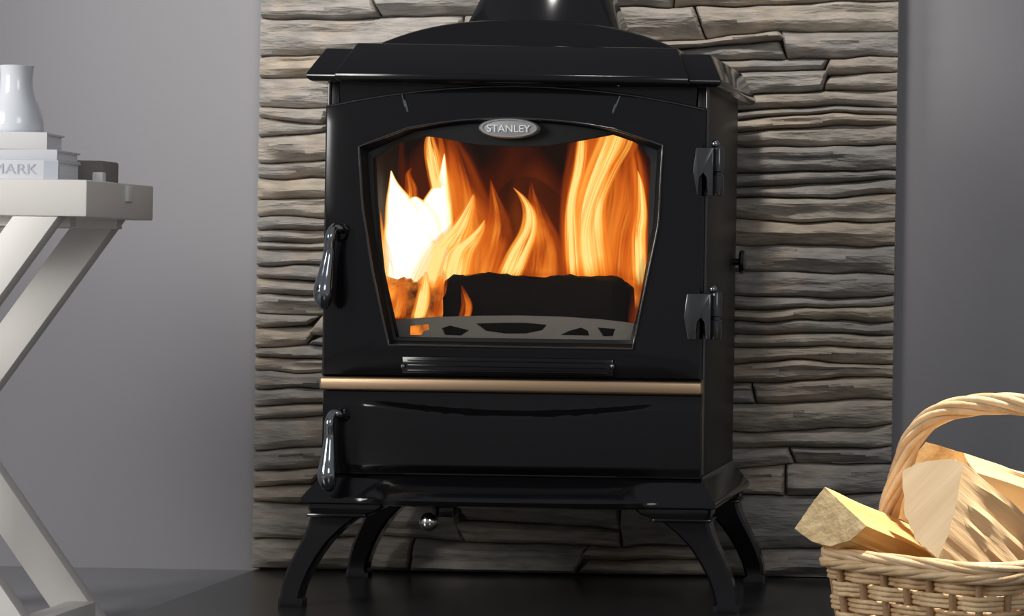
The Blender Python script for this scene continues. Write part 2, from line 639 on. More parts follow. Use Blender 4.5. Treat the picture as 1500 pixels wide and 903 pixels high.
# arched hotplate tier
prof = []
for k in range(29):
    t = -1 + 2 * k / 28
    prof.append((0.226 * t, 0.7505 + 0.047 * (1 - abs(t) ** 2.6)))
mesh('hotplate', *g_prism(prof + [(0.226, 0.742), (-0.226, 0.742)], 0.055, 0.345), M_enamel, stove, smooth=30, bevel=0.004)
# flue collar, square foot to round throat
cy, zc, hs, rt, hh = 0.235, 0.795, 0.100, 0.066, 0.115
V = [(-hs, cy - hs, zc), (hs, cy - hs, zc), (hs, cy + hs, zc), (-hs, cy + hs, zc)]
NT = 40
for k in range(NT):
    a = -0.75 * math.pi + 2 * math.pi * k / NT
    V.append((rt * math.cos(a), cy + rt * math.sin(a), zc + hh))
Fc = [(3, 2, 1, 0)]
q = NT // 4
for s in range(4):
    # flat triangle of side s reaches the middle of its arc
    mid = 4 + (s * q + q // 2) % NT
    Fc.append((s, (s + 1) % 4, mid))
    c0 = (s * q - q // 2) % NT
    for k in range(q):
        Fc.append((s, 4 + (c0 + k + 1) % NT, 4 + (c0 + k) % NT))
Fc.append(tuple(4 + k for k in range(NT)))
mesh('flue_collar', V, Fc, M_enamel, stove, smooth=24)
mesh('flue_foot', *g_box(-hs - 0.008, hs + 0.008, cy - hs - 0.008, cy + hs + 0.005, zc - 0.008, zc + 0.001), M_enamel, stove, bevel=0.003)
mesh('flue_pipe', *g_lathe([(rt + 0.006, 0), (rt + 0.006, 0.02), (rt, 0.024), (rt, 0.5)], (0, cy, zc + hh - 0.004), 40), M_enamel, stove)

# base plinth with bowed ash lip
NB = 33


def base_ring(x, yf, yb, bow, z):
    pts = []
    for k in range(NB):
        t = -1 + 2 * k / (NB - 1)
        u = min(1, abs(t) / 0.70)
        b = bow * (1 - u ** 4) if u < 1 else 0
        pts.append((x * t, yf - b, z))
    return pts + [(x, yb, z), (-x, yb, z)]


g = g_loft([base_ring(0.270, -0.020, 0.365, 0.020, 0.1385), base_ring(0.277, -0.028, 0.375, 0.026, 0.1415),
            base_ring(0.277, -0.028, 0.375, 0.030, 0.1475), base_ring(0.2745, -0.026, 0.372, 0.030, 0.1505),
            base_ring(0.258, -0.006, 0.356, 0.012, 0.1735), base_ring(0.2555, -0.003, 0.353, 0.0, 0.1815)])
mesh('base_plinth', *g, M_enamel, stove, smooth=40)


def leg(sx, front):
    """cabriole leg: sections (z, inner x, outer x, y centre, half depth)"""
    secs = [(0.142, 0.165, 0.268, 0.0, 0.026), (0.137, 0.168, 0.270, 0.0, 0.027), (0.131, 0.176, 0.269, 0.0, 0.0265), (0.126, 0.190, 0.266, 0.0, 0.0255),
            (0.121, 0.205, 0.267, 0.0, 0.025), (0.108, 0.222, 0.270, -0.001, 0.024), (0.090, 0.240, 0.278, -0.003, 0.022),
            (0.070, 0.254, 0.288, -0.006, 0.020), (0.050, 0.265, 0.297, -0.009, 0.018), (0.030, 0.273, 0.303, -0.012, 0.016),
            (0.014, 0.277, 0.305, -0.014, 0.0155), (0.010, 0.275, 0.307, -0.014, 0.0165), (0.0, 0.275, 0.307, -0.014, 0.0165)]
    yc = 0.006 if front else 0.335
    d = 1 if front else -1
    rings = []
    for z, xi, xo, y, hd in secs:
        yy = yc + y * d
        c = 0.004
        rings.append([(sx * xi, yy - hd + c, z), (sx * (xi + c), yy - hd, z), (sx * (xo - c), yy - hd, z), (sx * xo, yy - hd + c, z),
                      (sx * xo, yy + hd - c, z), (sx * (xo - c), yy + hd, z), (sx * (xi + c), yy + hd, z), (sx * xi, yy + hd - c, z)])
    return g_loft(rings)


for sx in (-1, 1):
    for fr in (True, False):
        lg = mesh('leg', *leg(sx, fr), M_enamel, stove, smooth=28)
        # moulded block where the leg meets the plinth
        yc = 0.006 if fr else 0.335
        bx = sorted((sx * 0.192, sx * 0.2705))
        mesh('leg_moulding', *g_box(bx[0], bx[1], yc - 0.0295, yc + 0.029, 0.1215, 0.1265), M_enamel, lg, bevel=0.002)


# ---- fire door
def loop(keys, y, seg):
    """resample a keyed outline; keys: list of runs, each a list of pixel points"""
    pts = []
    for run, n in zip(keys, seg):
        P = [S(*p, 0.0) for p in run]
        L = [0.0]
        for a, b in zip(P, P[1:]):
            L.append(L[-1] + (b - a).length)
        for k in range(n):
            d = L[-1] * k / n
            for j in range(len(P) - 1):
                if d <= L[j + 1] + 1e-9:
                    t = (d - L[j]) / (L[j + 1] - L[j])
                    p = P[j].lerp(P[j + 1], t)
                    pts.append(Vector((p.x, y, p.z)))
                    break
    return pts


def arcpts(a, m, b, n=12):
    out = []
    for k in range(n + 1):
        t = k / n
        s = 1 - (2 * t - 1) ** 2
        out.append((a[0] + (b[0] - a[0]) * t, a[1] + (b[1] - a[1]) * t + (m - 0.5 * (a[1] + b[1])) * s))
    return out


SEG = (36, 16, 16, 16)
outer = [arcpts((481, 157), 127, (1035, 161)), [(1035, 161), (1029, 557)], [(1029, 557), (475, 550)], [(475, 550), (481, 157)]]
frame_top = [(530, 215), (603, 187), (640, 181), (680, 176), (720, 173.5), (757, 173), (795, 174.5), (835, 178), (870, 183), (904, 189), (975, 213)]
frame = [frame_top, [(975, 213), (969, 330), (931, 512)], [(931, 512), (574, 506)], [(574, 506), (550, 400), (535, 300), (530, 215)]]
ftop2 = [(541, 224), (608, 194), (645, 187.5), (683, 183), (720, 180.5), (757, 180), (795, 181), (833, 184), (868, 189), (900, 195), (964, 221)]
frame2 = [ftop2, [(964, 221), (958, 330), (927, 504)], [(927, 504), (579, 499)], [(579, 499), (559, 400), (546, 300), (541, 224)]]
gtop = [(548, 232), (585, 208), (627, 199), (665, 206), (700, 212), (757, 215), (800, 214), (838, 208), (897, 197), (937, 211), (954, 234)]
inner = [gtop, [(954, 234), (949, 400), (924, 499)], [(924, 499), (582, 494)], [(582, 494), (561, 400), (551, 300), (548, 232)]]


def inset(lp, c, k):
    return [Vector((c[0] + (p.x - c[0]) * k, p.y, c[1] + (p.z - c[1]) * k)) for p in lp]


cz = 0.5
lo = loop(outer, 0, SEG)
rings = [[Vector((p.x, 0.001, p.z)) for p in lo], [Vector((p.x, -0.012, p.z)) for p in lo],
         [Vector((p.x, -0.016, p.z)) for p in inset(lo, (0, cz), 0.988)],
         [Vector((p.x, -0.0185, p.z)) for p in inset(lo, (0, cz), 0.93)],
         loop(frame, -0.019, SEG), [Vector((p.x, -0.0215, p.z)) for p in inset(loop(frame, 0, SEG), (0, 0.47), 0.994)],
         [Vector((p.x, -0.019, p.z)) for p in inset(loop(frame, 0, SEG), (0, 0.47), 0.986)],
         ]
door = mesh('fire_door', *g_loft(rings, False, False), M_enamel, stove, smooth=32)
bez = [[Vector((p.x, -0.019, p.z)) for p in inset(loop(frame, 0, SEG), (0, 0.47), 0.986)], loop(frame2, -0.008, SEG), loop(inner, -0.0065, SEG)]
mesh('window_bezel', *g_loft(bez, False, False), M_bezel, door, smooth=32)
# raised beads added to catch edge highlights: round the window frame and along the door's crown and stiles
mesh('frame_glint_bead', *g_tube(inset(loop(frame, -0.0208, SEG), (0, 0.47), 0.994), 0.0019, 8, closed=True), M_bead, door, smooth=60)
crown = [Vector((p.x, -0.0125, p.z)) for p in inset(lo, (0, cz), 0.9965)][:SEG[0] + 1]
mesh('crown_glint_bead', *g_tube(crown, 0.0022, 8), M_bead, door, smooth=60)
for sx in (-1, 1):
    mesh('corner_glint_bead', *g_tube([(sx * (BX - 0.0005), -0.0005, Z_TOP - 0.004), (sx * (BX - 0.0005), -0.0005, 0.44), (sx * (BX - 0.0005), -0.0005, Z_BASE + 0.004)], 0.0024, 10), M_bead, body, smooth=60)
gl = loop(inner, 0, SEG)
mesh('glass_seal', *g_loft([inset(loop(inner, -0.0066, SEG), (0, 0.47), 1.0), inset(loop(inner, 0.012, SEG), (0, 0.47), 1.0), inset(loop(inner, 0.012, SEG), (0, 0.47), 1.10), inset(loop(inner, -0.0045, SEG), (0, 0.47), 1.03)], False, False), M_seal, door, smooth=0)
pane = mesh('glass_pane', *g_loft([[Vector((p.x, -0.003, p.z)) for p in inset(gl, (0, 0.47), 1.004)],
                                   [Vector((p.x, 0.0, p.z)) for p in inset(gl, (0, 0.47), 1.004)]]), M_glass, door, smooth=0)
# two short ribs on the crown of the door, steel standing in for highlights
for a, b in (((594, 139), (602, 165)), ((910, 142), (901, 167))):
    A, B = S(*a), S(*b)
    A.y, B.y = -0.0165, -0.0185
    mesh('rib', *g_tube([A, A.lerp(B, 0.5) + Vector((0, -0.0015, 0)), B], [0.0014, 0.0024, 0.0014], 6), M_steel, door)
# name badge
c = S(750, 189)
rings = []
for k, (s, y) in enumerate(((1.0, -0.008), (1.0, -0.021), (0.94, -0.0245), (0.86, -0.0245), (0.84, -0.0225), (0.4, -0.0235), (0.02, -0.024))):
    rings.append([(c.x + 0.0405 * s * math.cos(a) * 1.0, y, c.z + 0.0137 * (s if k < 2 else (s - 0.06 if s > 0.5 else s)) * math.sin(a))
                  for a in (2 * math.pi * j / 40 for j in range(40))])
badge = tag(mesh('badge', *g_loft(rings), M_badge, door, smooth=30), 'oval pewter name badge reading STANLEY')
mesh('badge_lettering', *text_geo('STANLEY', 0.0135, (c.x, -0.0242, c.z - 0.0012), 0.0012, sx=1.05), M_badge_hi, door, smooth=0)
# air vent slide under the window
A, B = S(594, 521), S(902, 548)
x0, x1, z1, z0 = A.x, B.x, A.z, B.z - 0.003
vent = mesh('vent_plate', *g_box(x0, x1, -0.0225, -0.012, z0, z1), M_enamel, door, bevel=0.0022)
for k in range(3):
    zz = z1 - 0.004 - k * 0.007
    mesh('vent_ridge', *g_box(x0 + 0.008, x1 - 0.008, -0.0245, -0.02, zz - 0.0022, zz), M_enamel, vent if False else door, bevel=0.0008)
for px in (596, 901):
    mesh('vent_screw', *g_ball(S(px, 536) + Vector((0, -0.0225, 0)), 0.0036, 12), M_steel, door)


def spoon_handle(name, parent, px0, py0, py1, lean, outy):
    """pear-shaped cast handle hanging from its pivot"""
    T = S(px0, py0) + Vector((0.009, 0, 0))
    L = (py1 - py0) / 1089.5
    pts = [(T.x + 0.012, -0.012, T.z - 0.006), (T.x + 0.008, -0.03, T.z - 0.001), (T.x + 0.001, outy, T.z - 0.001), (T.x - 0.002, outy - 0.008, T.z - 0.012),
           (T.x - 0.002 + lean * 0.25, outy - 0.006, T.z - L * 0.32), (T.x - 0.002 + lean * 0.6, outy - 0.010, T.z - L * 0.60),
           (T.x - 0.002 + lean * 0.85, outy - 0.014, T.z - L * 0.80), (T.x + lean, outy - 0.012, T.z - L * 0.95), (T.x + lean * 1.02, outy - 0.010, T.z - L)]
    rad = [0.006, 0.006, 0.0062, 0.0066, 0.0074, 0.0108, 0.0130, 0.0088, 0.0015]
    P = catmull(pts, 6)
    Rr = [v.x for v in catmull([(r, 0, 0) for r in rad], 6)]
    h = mesh(name, *g_tube(P, [max(0.001, r) for r in Rr], 16), M_steel, parent, smooth=50)
    return h


spoon_handle('door_handle', door, 489, 334, 452, -0.008, -0.036)
boss = mesh('handle_boss', *g_lathe([(0.011, 0.0), (0.011, -0.006), (0.008, -0.010), (0.002, -0.011)], S(504, 343) + Vector((0, -0.014, 0)), 20, 'Y'), M_enamel, door)

# ---- bronze trim rail
z1, z0 = S(755, 555).z, S(755, 575).z
tag(mesh('trim_rail', *g_box(-0.2565, 0.2555, -0.0235, 0.004, z0, z1), M_brass, stove, bevel=0.004, segs=3), 'satin bronze rail across the stove front')

# ---- ash door, gently bowed
z1, z0 = S(755, 577).z, S(755, 697).z
nx, nz = 90, 60
V, Fc = [], []
for k in range(nz + 1):
    tz = k / nz
    for j in range(nx + 1):
        tx = -1 + 2 * j / nx
        x = 0.2535 * tx
        zz = z0 + (z1 - z0) * tz
        dip = 0.012 * (1 - min(1, abs(tx) / 0.72) ** 2) if abs(tx) < 0.72 else 0
        u = max(0, min(1, (1 - abs(tx)) / 0.12))
        top = (z1 - 0.010 - dip)
        e = max(0.0, min(1.0, (top - zz) / 0.008)) * min(1.0, max(0.0, (zz - z0 - 0.002) / 0.010))
        b = (1 - min(1, abs(tx) / 0.80) ** 3)
        V.append((x, -0.010 - 0.012 * b * e - 0.002 * e, zz))
n1 = nx + 1
for k in range(nz):
    for j in range(nx):
        a = k * n1 + j
        Fc.append((a, a + 1, a + n1 + 1, a + n1))
rim = [j for j in range(n1)] + [k * n1 + nx for k in range(1, nz + 1)] + [nz * n1 + j for j in range(nx - 1, -1, -1)] + [k * n1 for k in range(nz - 1, 0, -1)]
nf = len(V)
for a in rim:
    V.append((V[a][0], 0.001, V[a][2]))
for a in range(len(rim)):
    b = (a + 1) % len(rim)
    Fc.append((rim[a], nf + a, nf + b, rim[b]))
ash = mesh('ash_door', V, Fc, M_enamel, stove, smooth=40)
spoon_handle('ash_door_handle', ash, 487, 604, 716, 0.0, -0.034)


# ---- hinges on the right
def hinge(py0, py1, px0):
    a, b = S(px0, py0), S(1068, py1)
    h = py1 - py0
    x0, x1 = a.x, 0.2665
    z1, z0 = a.z, b.z
    hz = z1 - z0
    poly = [(x0 + 0.004, z1), (x1, z1), (x1, z0 + hz * 0.02), (x1 - 0.006, z0), (x1 - 0.008, z0 + hz * 0.38), (x1 - 0.013, z0 + hz * 0.48), (x1 - 0.018, z0 + hz * 0.38),
            (x1 - 0.020, z0), (x0 + 0.006, z0), (x0, z0 + hz * 0.5)]
    hg = mesh('hinge', *g_prism(poly, -0.030, -0.012), M_hinge, stove, bevel=0.0018)
    mesh('hinge_knuckle', *g_lathe([(0.006, z0), (0.0075, z0 + 0.003), (0.0075, z0 + hz * 0.42), (0.0055, z0 + hz * 0.44), (0.0055, z0 + hz * 0.5), (0.0075, z0 + hz * 0.52), (0.0075, z1), (0.006, z1 + 0.003)],
                                   (0.272, -0.014, 0), 18), M_hinge, hg)
    mesh('hinge_pin', *g_ball((0.268, -0.018, z1 + 0.006), 0.0058, 14), M_steel, hg)
    mesh('hinge_bracket', *g_box(0.2535, 0.272, -0.012, 0.02, z0 + hz * 0.08, z1 - hz * 0.08), M_enamel, hg, bevel=0.002)


hinge(218, 288, 1020)
hinge(430, 498, 1006)
# air control knob on the right flank, towards the rear
kx = BX
p = S(1080, 384, 0.30)
mesh('side_knob', *g_lathe([(0.005, -0.002), (0.005, 0.008), (0.016, 0.009), (0.018, 0.012), (0.016, 0.016), (0.002, 0.0165)], (kx, 0.325, p.z), 24, 'X'), M_enamel, stove)
# riddling knob under the plinth
p = S(628, 765, -0.01)
mesh('riddler_bracket', *g_join(g_box(p.x + 0.008, p.x + 0.032, -0.005, 0.03, p.z + 0.006, 0.139), g_box(p.x + 0.004, p.x + 0.010, -0.012, 0.0, p.z - 0.002, 0.139)), M_enamel, stove, bevel=0.002)
mesh('riddler_knob', *g_ball(p, 0.0125, 20), M_chrome, stove)

# ---- log guard behind the glass
GY = 0.024


def gx(px, py):
    q = S(px, py, GY)
    return (q.x, q.z)


def plate_with_holes(loops, y0, y1):
    """flat plate cut with openings; loops: outline first, then holes (x, z)"""
    bm = bmesh.new()
    edges = []
    for lp in loops:
        vs_ = [bm.verts.new((x, y0, z)) for x, z in lp]
        edges += [bm.edges.new((vs_[k], vs_[(k + 1) % len(vs_)])) for k in range(len(vs_))]
    bmesh.ops.triangle_fill(bm, use_beauty=True, use_dissolve=False, edges=edges)
    ex = bmesh.ops.extrude_face_region(bm, geom=list(bm.faces))
    for q_ in ex['geom']:
        if isinstance(q_, bmesh.types.BMVert):
            q_.co.y = y1
    bm.verts.index_update()
    V_ = [v_.co.copy() for v_ in bm.verts]
    F_ = [tuple(v_.index for v_ in f_.verts) for f_ in bm.faces]
    bm.free()
    return V_, F_


guard_loops = [[(566, 471), (600, 467), (640, 464.5), (700, 463), (757, 462.5), (820, 464), (880, 468), (940, 475), (940, 512), (566, 508)],
               [(600, 478), (628, 475), (630, 483), (622, 485), (618, 491), (600, 491)],
               [(648, 481), (660, 477), (688, 484), (676, 492), (652, 491)],
               [(698, 474), (740, 473), (770, 473), (802, 476), (795, 484), (770, 489), (740, 489), (712, 485)],
               [(852, 480), (862, 485), (864, 492), (822, 491), (834, 485)],
               [(876, 480), (902, 482), (898, 493), (884, 493)]]
tag(mesh('log_guard', *plate_with_holes([[gx(*p) for p in lp] for lp in guard_loops], GY - 0.004, GY + 0.004), M_fret, stove, smooth=0), 'grey pierced cast iron log guard')

# ================================================================== THE FIRE
def rough_log(name, p0, p1, half_w, half_h, m, seed, label, cat='log', group=None, dispy=0.006, mats=None):
    """irregular block of fuel lying along x between p0 and p1 (world)"""
    n, k = 26, 22
    rings = []
    for i in range(n + 1):
        t = i / n
        c = Vector(p0).lerp(Vector(p1), t)
        e = min(t, 1 - t) * 2
        sc = min(1.0, 0.82 + 1.6 * e)
        ring = []
        for j in range(k):
            a = 2 * math.pi * j / k
            ca, sa = math.cos(a), math.sin(a)
            x = math.copysign(abs(ca) ** 0.55, ca) * half_w * sc
            z = math.copysign(abs(sa) ** 0.55, sa) * half_h * sc
            q = Vector((t * 9 + seed, ca * 2.5, sa * 2.5))
            d = 1 + dispy / half_h * (noise.noise(q) + 0.6 * noise.noise(q * 2.6) + 0.4 * noise.noise(q * 6))
            ring.append(c + Vector((0, x * d, z * d)))
        rings.append(ring)
    o = mesh(name, *g_loft(rings), m, None, smooth=40, origin=(Vector(p0) + Vector(p1)) / 2 - Vector((0, 0, half_h)))
    return tag(o, label, cat, group)


M_ember = mat('glowing_wood', (0.05, 0.02, 0.01), 0.9, bump=0.7, bscale=50)
nt = M_ember.node_tree
b = nt.nodes['Principled BSDF']
nzn = nt.nodes.new('ShaderNodeTexNoise')
nzn.inputs['Scale'].default_value = 22
nzn.inputs['Detail'].default_value = 5
tcn = nt.nodes['Texture Coordinate']
nt.links.new(tcn.outputs['Object'], nzn.inputs['Vector'])
rp = nt.nodes.new('ShaderNodeValToRGB')
e = rp.color_ramp.elements
e[0].position, e[1].position = 0.40, 0.66
e[0].color, e[1].color = (0.05, 0.008, 0.001, 1), (1.0, 0.28, 0.03, 1)
nt.links.new(nzn.outputs['Fac'], rp.inputs['Fac'])
nt.links.new(rp.outputs['Color'], b.inputs['Emission Color'])
b.inputs['Emission Strength'].default_value = 1.5

yl = 0.12
a0, a1 = S(657, 432, yl), S(924, 437, yl)
rough_log('charred_log', (a0.x, yl, 0.392), (a1.x, yl, 0.389), 0.045, 0.058, M_char, 3.1,
          'big charred black log lying across the front of the fire')
a0, a1 = S(562, 430, 0.14), S(662, 430, 0.14)
rough_log('burning_log', (a0.x - 0.01, 0.145, 0.389), (a1.x, 0.15, 0.389), 0.04, 0.054, M_ember, 8.4,
          'glowing orange log burning at the left of the charred log')
a0, a1 = S(600, 400, 0.235), S(950, 400, 0.235)
rough_log('burning_log', (a0.x, 0.232, 0.389), (a1.x, 0.236, 0.392), 0.036, 0.054, M_ember, 15.2,
          'glowing log lying behind the charred log in the fire')

fire = tag(empty('fire', (0, 0.16, 0.336)), 'orange and white flames leaping above logs inside the stove', 'fire')

K_hot = [(1.0, 0.22, 0.02), (1.0, 0.45, 0.08), (1.0, 0.78, 0.38), (1.0, 0.95, 0.80)]
K_yel = [(0.8, 0.12, 0.005), (1.0, 0.26, 0.02), (1.0, 0.46, 0.07), (1.0, 0.72, 0.24)]
K_org = [(0.45, 0.05, 0.003), (0.80, 0.13, 0.007), (1.0, 0.24, 0.02), (1.0, 0.36, 0.045)]
K_red = [(0.20, 0.02, 0.002), (0.34, 0.045, 0.003), (0.5, 0.08, 0.005), (0.6, 0.12, 0.01)]
F_hot = flame_material('flame_white', K_hot, 1.7, 3.4, edge=0.75, tip=0.40, streak=0.22, nscale=(4, 2))
F_yel = flame_material('flame_yellow', K_yel, 1.25, 2.3, edge=0.8, tip=0.30, streak=0.92, nscale=(8, 1.3))
F_org = flame_material('flame_orange', K_org, 0.95, 1.5, edge=0.9, tip=0.7, streak=0.9, nscale=(5, 1.8))
F_red = flame_material('flame_glow', K_red, 0.55, 1.1, edge=0.9, tip=0.8, streak=0.7, nscale=(3, 2))


def flame(pts, y, m, thick=0.45, dy=0.0):
    """pts: (px, py, half width in px) from foot to tip, tongue at depth y"""
    if 385 < pts[0][1] < 412:          # root the tongue down behind the front logs
        pts = [(pts[0][0], pts[0][1] + 24, pts[0][2])] + pts[1:]
    P = catmull([(a, b, w) for a, b, w in pts], 5)
    n = 14
    V, UV, rings = [], [], []
    for i, p in enumerate(P):
        t = i / (len(P) - 1)
        c = S(p.x, p.y, y)
        w = max(0.3, p.z) / 1060.0
        for j in range(n):
            a = 2 * math.pi * j / n
            V.append((c.x + w * math.cos(a), y + dy * t + w * thick * math.sin(a), c.z))
            UV.append((0.5 + 0.5 * math.cos(a), t))
    Fc = []
    for i in range(len(P) - 1):
        for j in range(n):
            a, b = i * n + j, i * n + (j + 1) % n
            Fc.append((a, b, b + n, a + n))
    return mesh('flame', V, Fc, m, fire, smooth=180, uv=UV)


# white-hot mass at the left
flame([(600, 398, 44), (602, 370, 44), (598, 335, 36), (588, 300, 24), (577, 270, 8), (573, 250, 1)], 0.150, F_hot)
flame([(628, 398, 48), (628, 365, 46), (632, 330, 34), (640, 295, 22), (648, 262, 9), (651, 225, 1)], 0.165, F_hot)
flame([(606, 396, 50), (606, 360, 50), (608, 330, 44), (608, 310, 34), (608, 298, 20), (608, 288, 4)], 0.158, F_hot)
# yellow and orange tongues around it
flame([(640, 405, 60), (655, 370, 40), (675, 335, 22), (688, 305, 10), (694, 285, 2)], 0.135, F_yel)
flame([(650, 300, 14), (641, 265, 14), (634, 230, 13), (630, 205, 8), (632, 190, 1)], 0.165, F_yel)
flame([(655, 340, 24), (655, 280, 26), (648, 235, 24), (645, 205, 14), (642, 190, 2)], 0.185, F_org)
flame([(690, 400, 60), (690, 340, 48), (680, 280, 36), (668, 230, 24), (660, 195, 4)], 0.21, F_org)
flame([(565, 400, 16), (560, 370, 14), (556, 340, 8), (556, 310, 2)], 0.13, F_yel)
flame([(600, 300, 14), (602, 275, 10), (598, 255, 5), (604, 245, 1)], 0.16, F_org)
flame([(700, 400, 50), (720, 360, 34), (728, 320, 20), (722, 280, 6), (718, 262, 1)], 0.19, F_org)
# centre tongue
flame([(742, 392, 22), (760, 372, 20), (774, 340, 15), (776, 312, 11), (766, 290, 6), (752, 275, 1)], 0.145, F_yel)
flame([(790, 395, 46), (792, 360, 34), (786, 320, 22), (780, 285, 8), (778, 265, 1)], 0.20, F_org)
# tall sheets at the right
flame([(872, 394, 34), (866, 350, 30), (868, 300, 26), (885, 250, 30), (905, 210, 34), (915, 170, 26), (920, 140, 6)], 0.150, F_yel, dy=-0.02)
flame([(850, 395, 28), (842, 340, 24), (846, 280, 26), (854, 230, 26), (858, 195, 24), (860, 150, 4)], 0.165, F_org)
flame([(850, 395, 32), (846, 340, 28), (852, 280, 30), (866, 230, 36), (874, 180, 24), (878, 145, 4)], 0.19, F_org)
flame([(925, 410, 26), (932, 360, 24), (936, 310, 20), (934, 260, 16), (928, 220, 10), (924, 195, 1)], 0.16, F_org)
flame([(905, 395, 40), (910, 345, 34), (922, 290, 28), (926, 240, 22), (925, 200, 6)], 0.21, F_org)
flame([(948, 420, 9), (946, 400, 8), (944, 380, 2)], 0.14, F_yel)
flame([(880, 392, 60), (884, 350, 50), (890, 300, 46), (892, 250, 40), (890, 200, 20), (890, 170, 2)], 0.235, F_org)
flame([(866, 392, 12), (858, 350, 11), (868, 300, 10), (888, 250, 13), (908, 205, 14), (922, 150, 3)], 0.138, F_yel, dy=-0.02)
flame([(842, 392, 12), (838, 350, 12), (838, 300, 10), (848, 250, 10), (852, 210, 9), (850, 170, 2)], 0.142, F_yel)
flame([(938, 400, 12), (936, 350, 12), (940, 310, 9), (938, 270, 5), (934, 250, 1)], 0.14, F_yel)
flame([(660, 398, 30), (672, 372, 26), (690, 352, 16), (704, 335, 8), (710, 322, 1)], 0.125, F_yel)
# licks in front of the glowing log at the left
flame([(612, 468, 12), (618, 445, 12), (622, 420, 9), (624, 398, 2)], 0.085, F_yel)
flame([(680, 468, 10), (684, 448, 9), (680, 430, 5), (676, 418, 1)], 0.062, F_org)
flame([(580, 468, 18), (585, 445, 15), (588, 420, 10), (588, 400, 2)], 0.09, F_org)
flame([(645, 468, 18), (650, 440, 16), (650, 415, 9), (650, 395, 2)], 0.09, F_org)
flame([(935, 480, 20), (940, 440, 18), (942, 400, 10), (942, 370, 2)], 0.10, F_red)
# deep red glow at the back
flame([(640, 430, 120), (650, 340, 110), (650, 260, 80), (650, 200, 30), (650, 160, 4)], 0.262, F_red)
flame([(770, 420, 130), (770, 340, 110), (765, 270, 80), (760, 220, 40), (760, 170, 4)], 0.27, F_red)
flame([(890, 420, 100), (890, 340, 90), (895, 260, 80), (895, 200, 40), (895, 160, 4)], 0.265, F_red)
flame([(560, 420, 40), (558, 340, 34), (570, 270, 30), (580, 220, 16), (585, 190, 3)], 0.24, F_red)

# ================================================================== SIDE TABLE AND WHAT STANDS ON IT
DF, DB = 3.41, 3.66
FYt, BYt = DF - D0, DB - D0
cr = W(222, 300, DB)                     # right end of the table top
ztop = W(127, 263.5, DF).z
zbot = W(127, 318, DF).z
xr_t = W(127, 290, DF).x
xc_t = W(-65, 626, DB).x                 # centre of the crossed legs
table = tag(empty('side_table', (xc_t, (FYt + BYt) / 2, -0.006)), 'cream painted side table with crossed X legs carrying the vase and books', 'table')
mesh('table_top', *g_box(2 * xc_t - xr_t, xr_t, FYt, BYt, zbot, ztop), M_table, table, bevel=0.0025)
foot_z = -0.006
xa = W(176, 903, DB).x - 0.012
half_t = 0.022
for y0, y1 in ((FYt + 0.002, FYt + 0.030), (BYt - 0.030, BYt - 0.002)):
    for s in (1, -1):
        def px_(x):
            return x if s == 1 else 2 * xc_t - x
        hw = 0.0275
        xt, xb = xa - hw + 0.012, xa - hw
        # bar from the upper right to the lower left, mirrored for its partner
        poly = [(px_(xt - hw), zbot), (px_(xt + hw), zbot), (px_(2 * xc_t - xb + hw), foot_z), (px_(2 * xc_t - xb - hw), foot_z)]
        off = 0.0 if s == 1 else 0.0006
        mesh('crossed_leg', *g_prism(poly, y0 + off, y1 - off), M_table, table, bevel=0.0015)
for s in (1, -1):
    xs = xa - 0.0275 if s == 1 else 2 * xc_t - xa + 0.0275
    mesh('foot_rail', *g_box(xs - 0.018, xs + 0.018, FYt + 0.030, BYt - 0.030, foot_z, foot_z + 0.028), M_table, table, bevel=0.0015)
# under-frame rails
for y0, y1 in ((FYt + 0.03, FYt + 0.05), (BYt - 0.05, BYt - 0.03)):
    mesh('apron_rail', *g_box(2 * xc_t - xr_t + 0.03, xr_t - 0.03, y0, y1, zbot - 0.012, zbot + 0.001), M_table, table, bevel=0.001)
# small white tab on the table's end
p = W(187, 283, 3.56)
mesh('end_tab', *g_box(xr_t - 0.001, xr_t + 0.004, p.y - 0.010, p.y + 0.010, p.z - 0.011, p.z + 0.009), M_book, table, bevel=0.001)


def book(name, px_r, py0, py1, D, depth, length, ang, cover, label, group, band=None, text=None):
    a = W(px_r, py1, D)
    b = W(px_r, py0, D)
    z0, z1 = a.z, b.z
    M = Matrix.Translation((a.x, a.y, 0)) @ Matrix.Rotation(ang, 4, 'Z')

    def T(g):
        return [M @ Vector(p) for p in g[0]], g[1]
    t = 0.0022
    bk = tag(empty(name, (a.x, a.y, z0)), label, 'book', group)
    mesh('cover', *T(g_join(g_box(-length, 0, 0, depth, z0, z0 + t), g_box(-length, 0, 0, depth, z1 - t, z1), g_box(-length, 0, -0.001, 0.003, z0, z1))), cover, bk, bevel=0.0006)
    mesh('pages', *T(g_box(-length + 0.003, -0.003, 0.003, depth - 0.003, z0 + t, z1 - t)), M_pages, bk, smooth=0)
    if band:
        mesh('spine_band', *T(g_box(-band, 0.0004, -0.0016, 0.004, z0 + 0.0006, z1 - 0.0006)), M_band, bk, smooth=0)
    if text:
        g = text_geo(text, (z1 - z0) * 0.74, (-0.062, -0.0014, (z0 + z1) / 2), 0.0004, sx=1.12)
        mesh('spine_lettering', *T(g), M_band, bk, smooth=0)
    return bk


DBk = 3.44
zb = W(40, 263.5, DBk).z
gB = 'books stacked under the white vase'
ang = R(6)


def zpx(z, px, D):
    # pixel row of height z at column px
    lo_, hi_ = 0, 903
    for _ in range(40):
        m_ = (lo_ + hi_) / 2
        if W(px, m_, D).z > z:
            lo_ = m_
        else:
            hi_ = m_
    return lo_


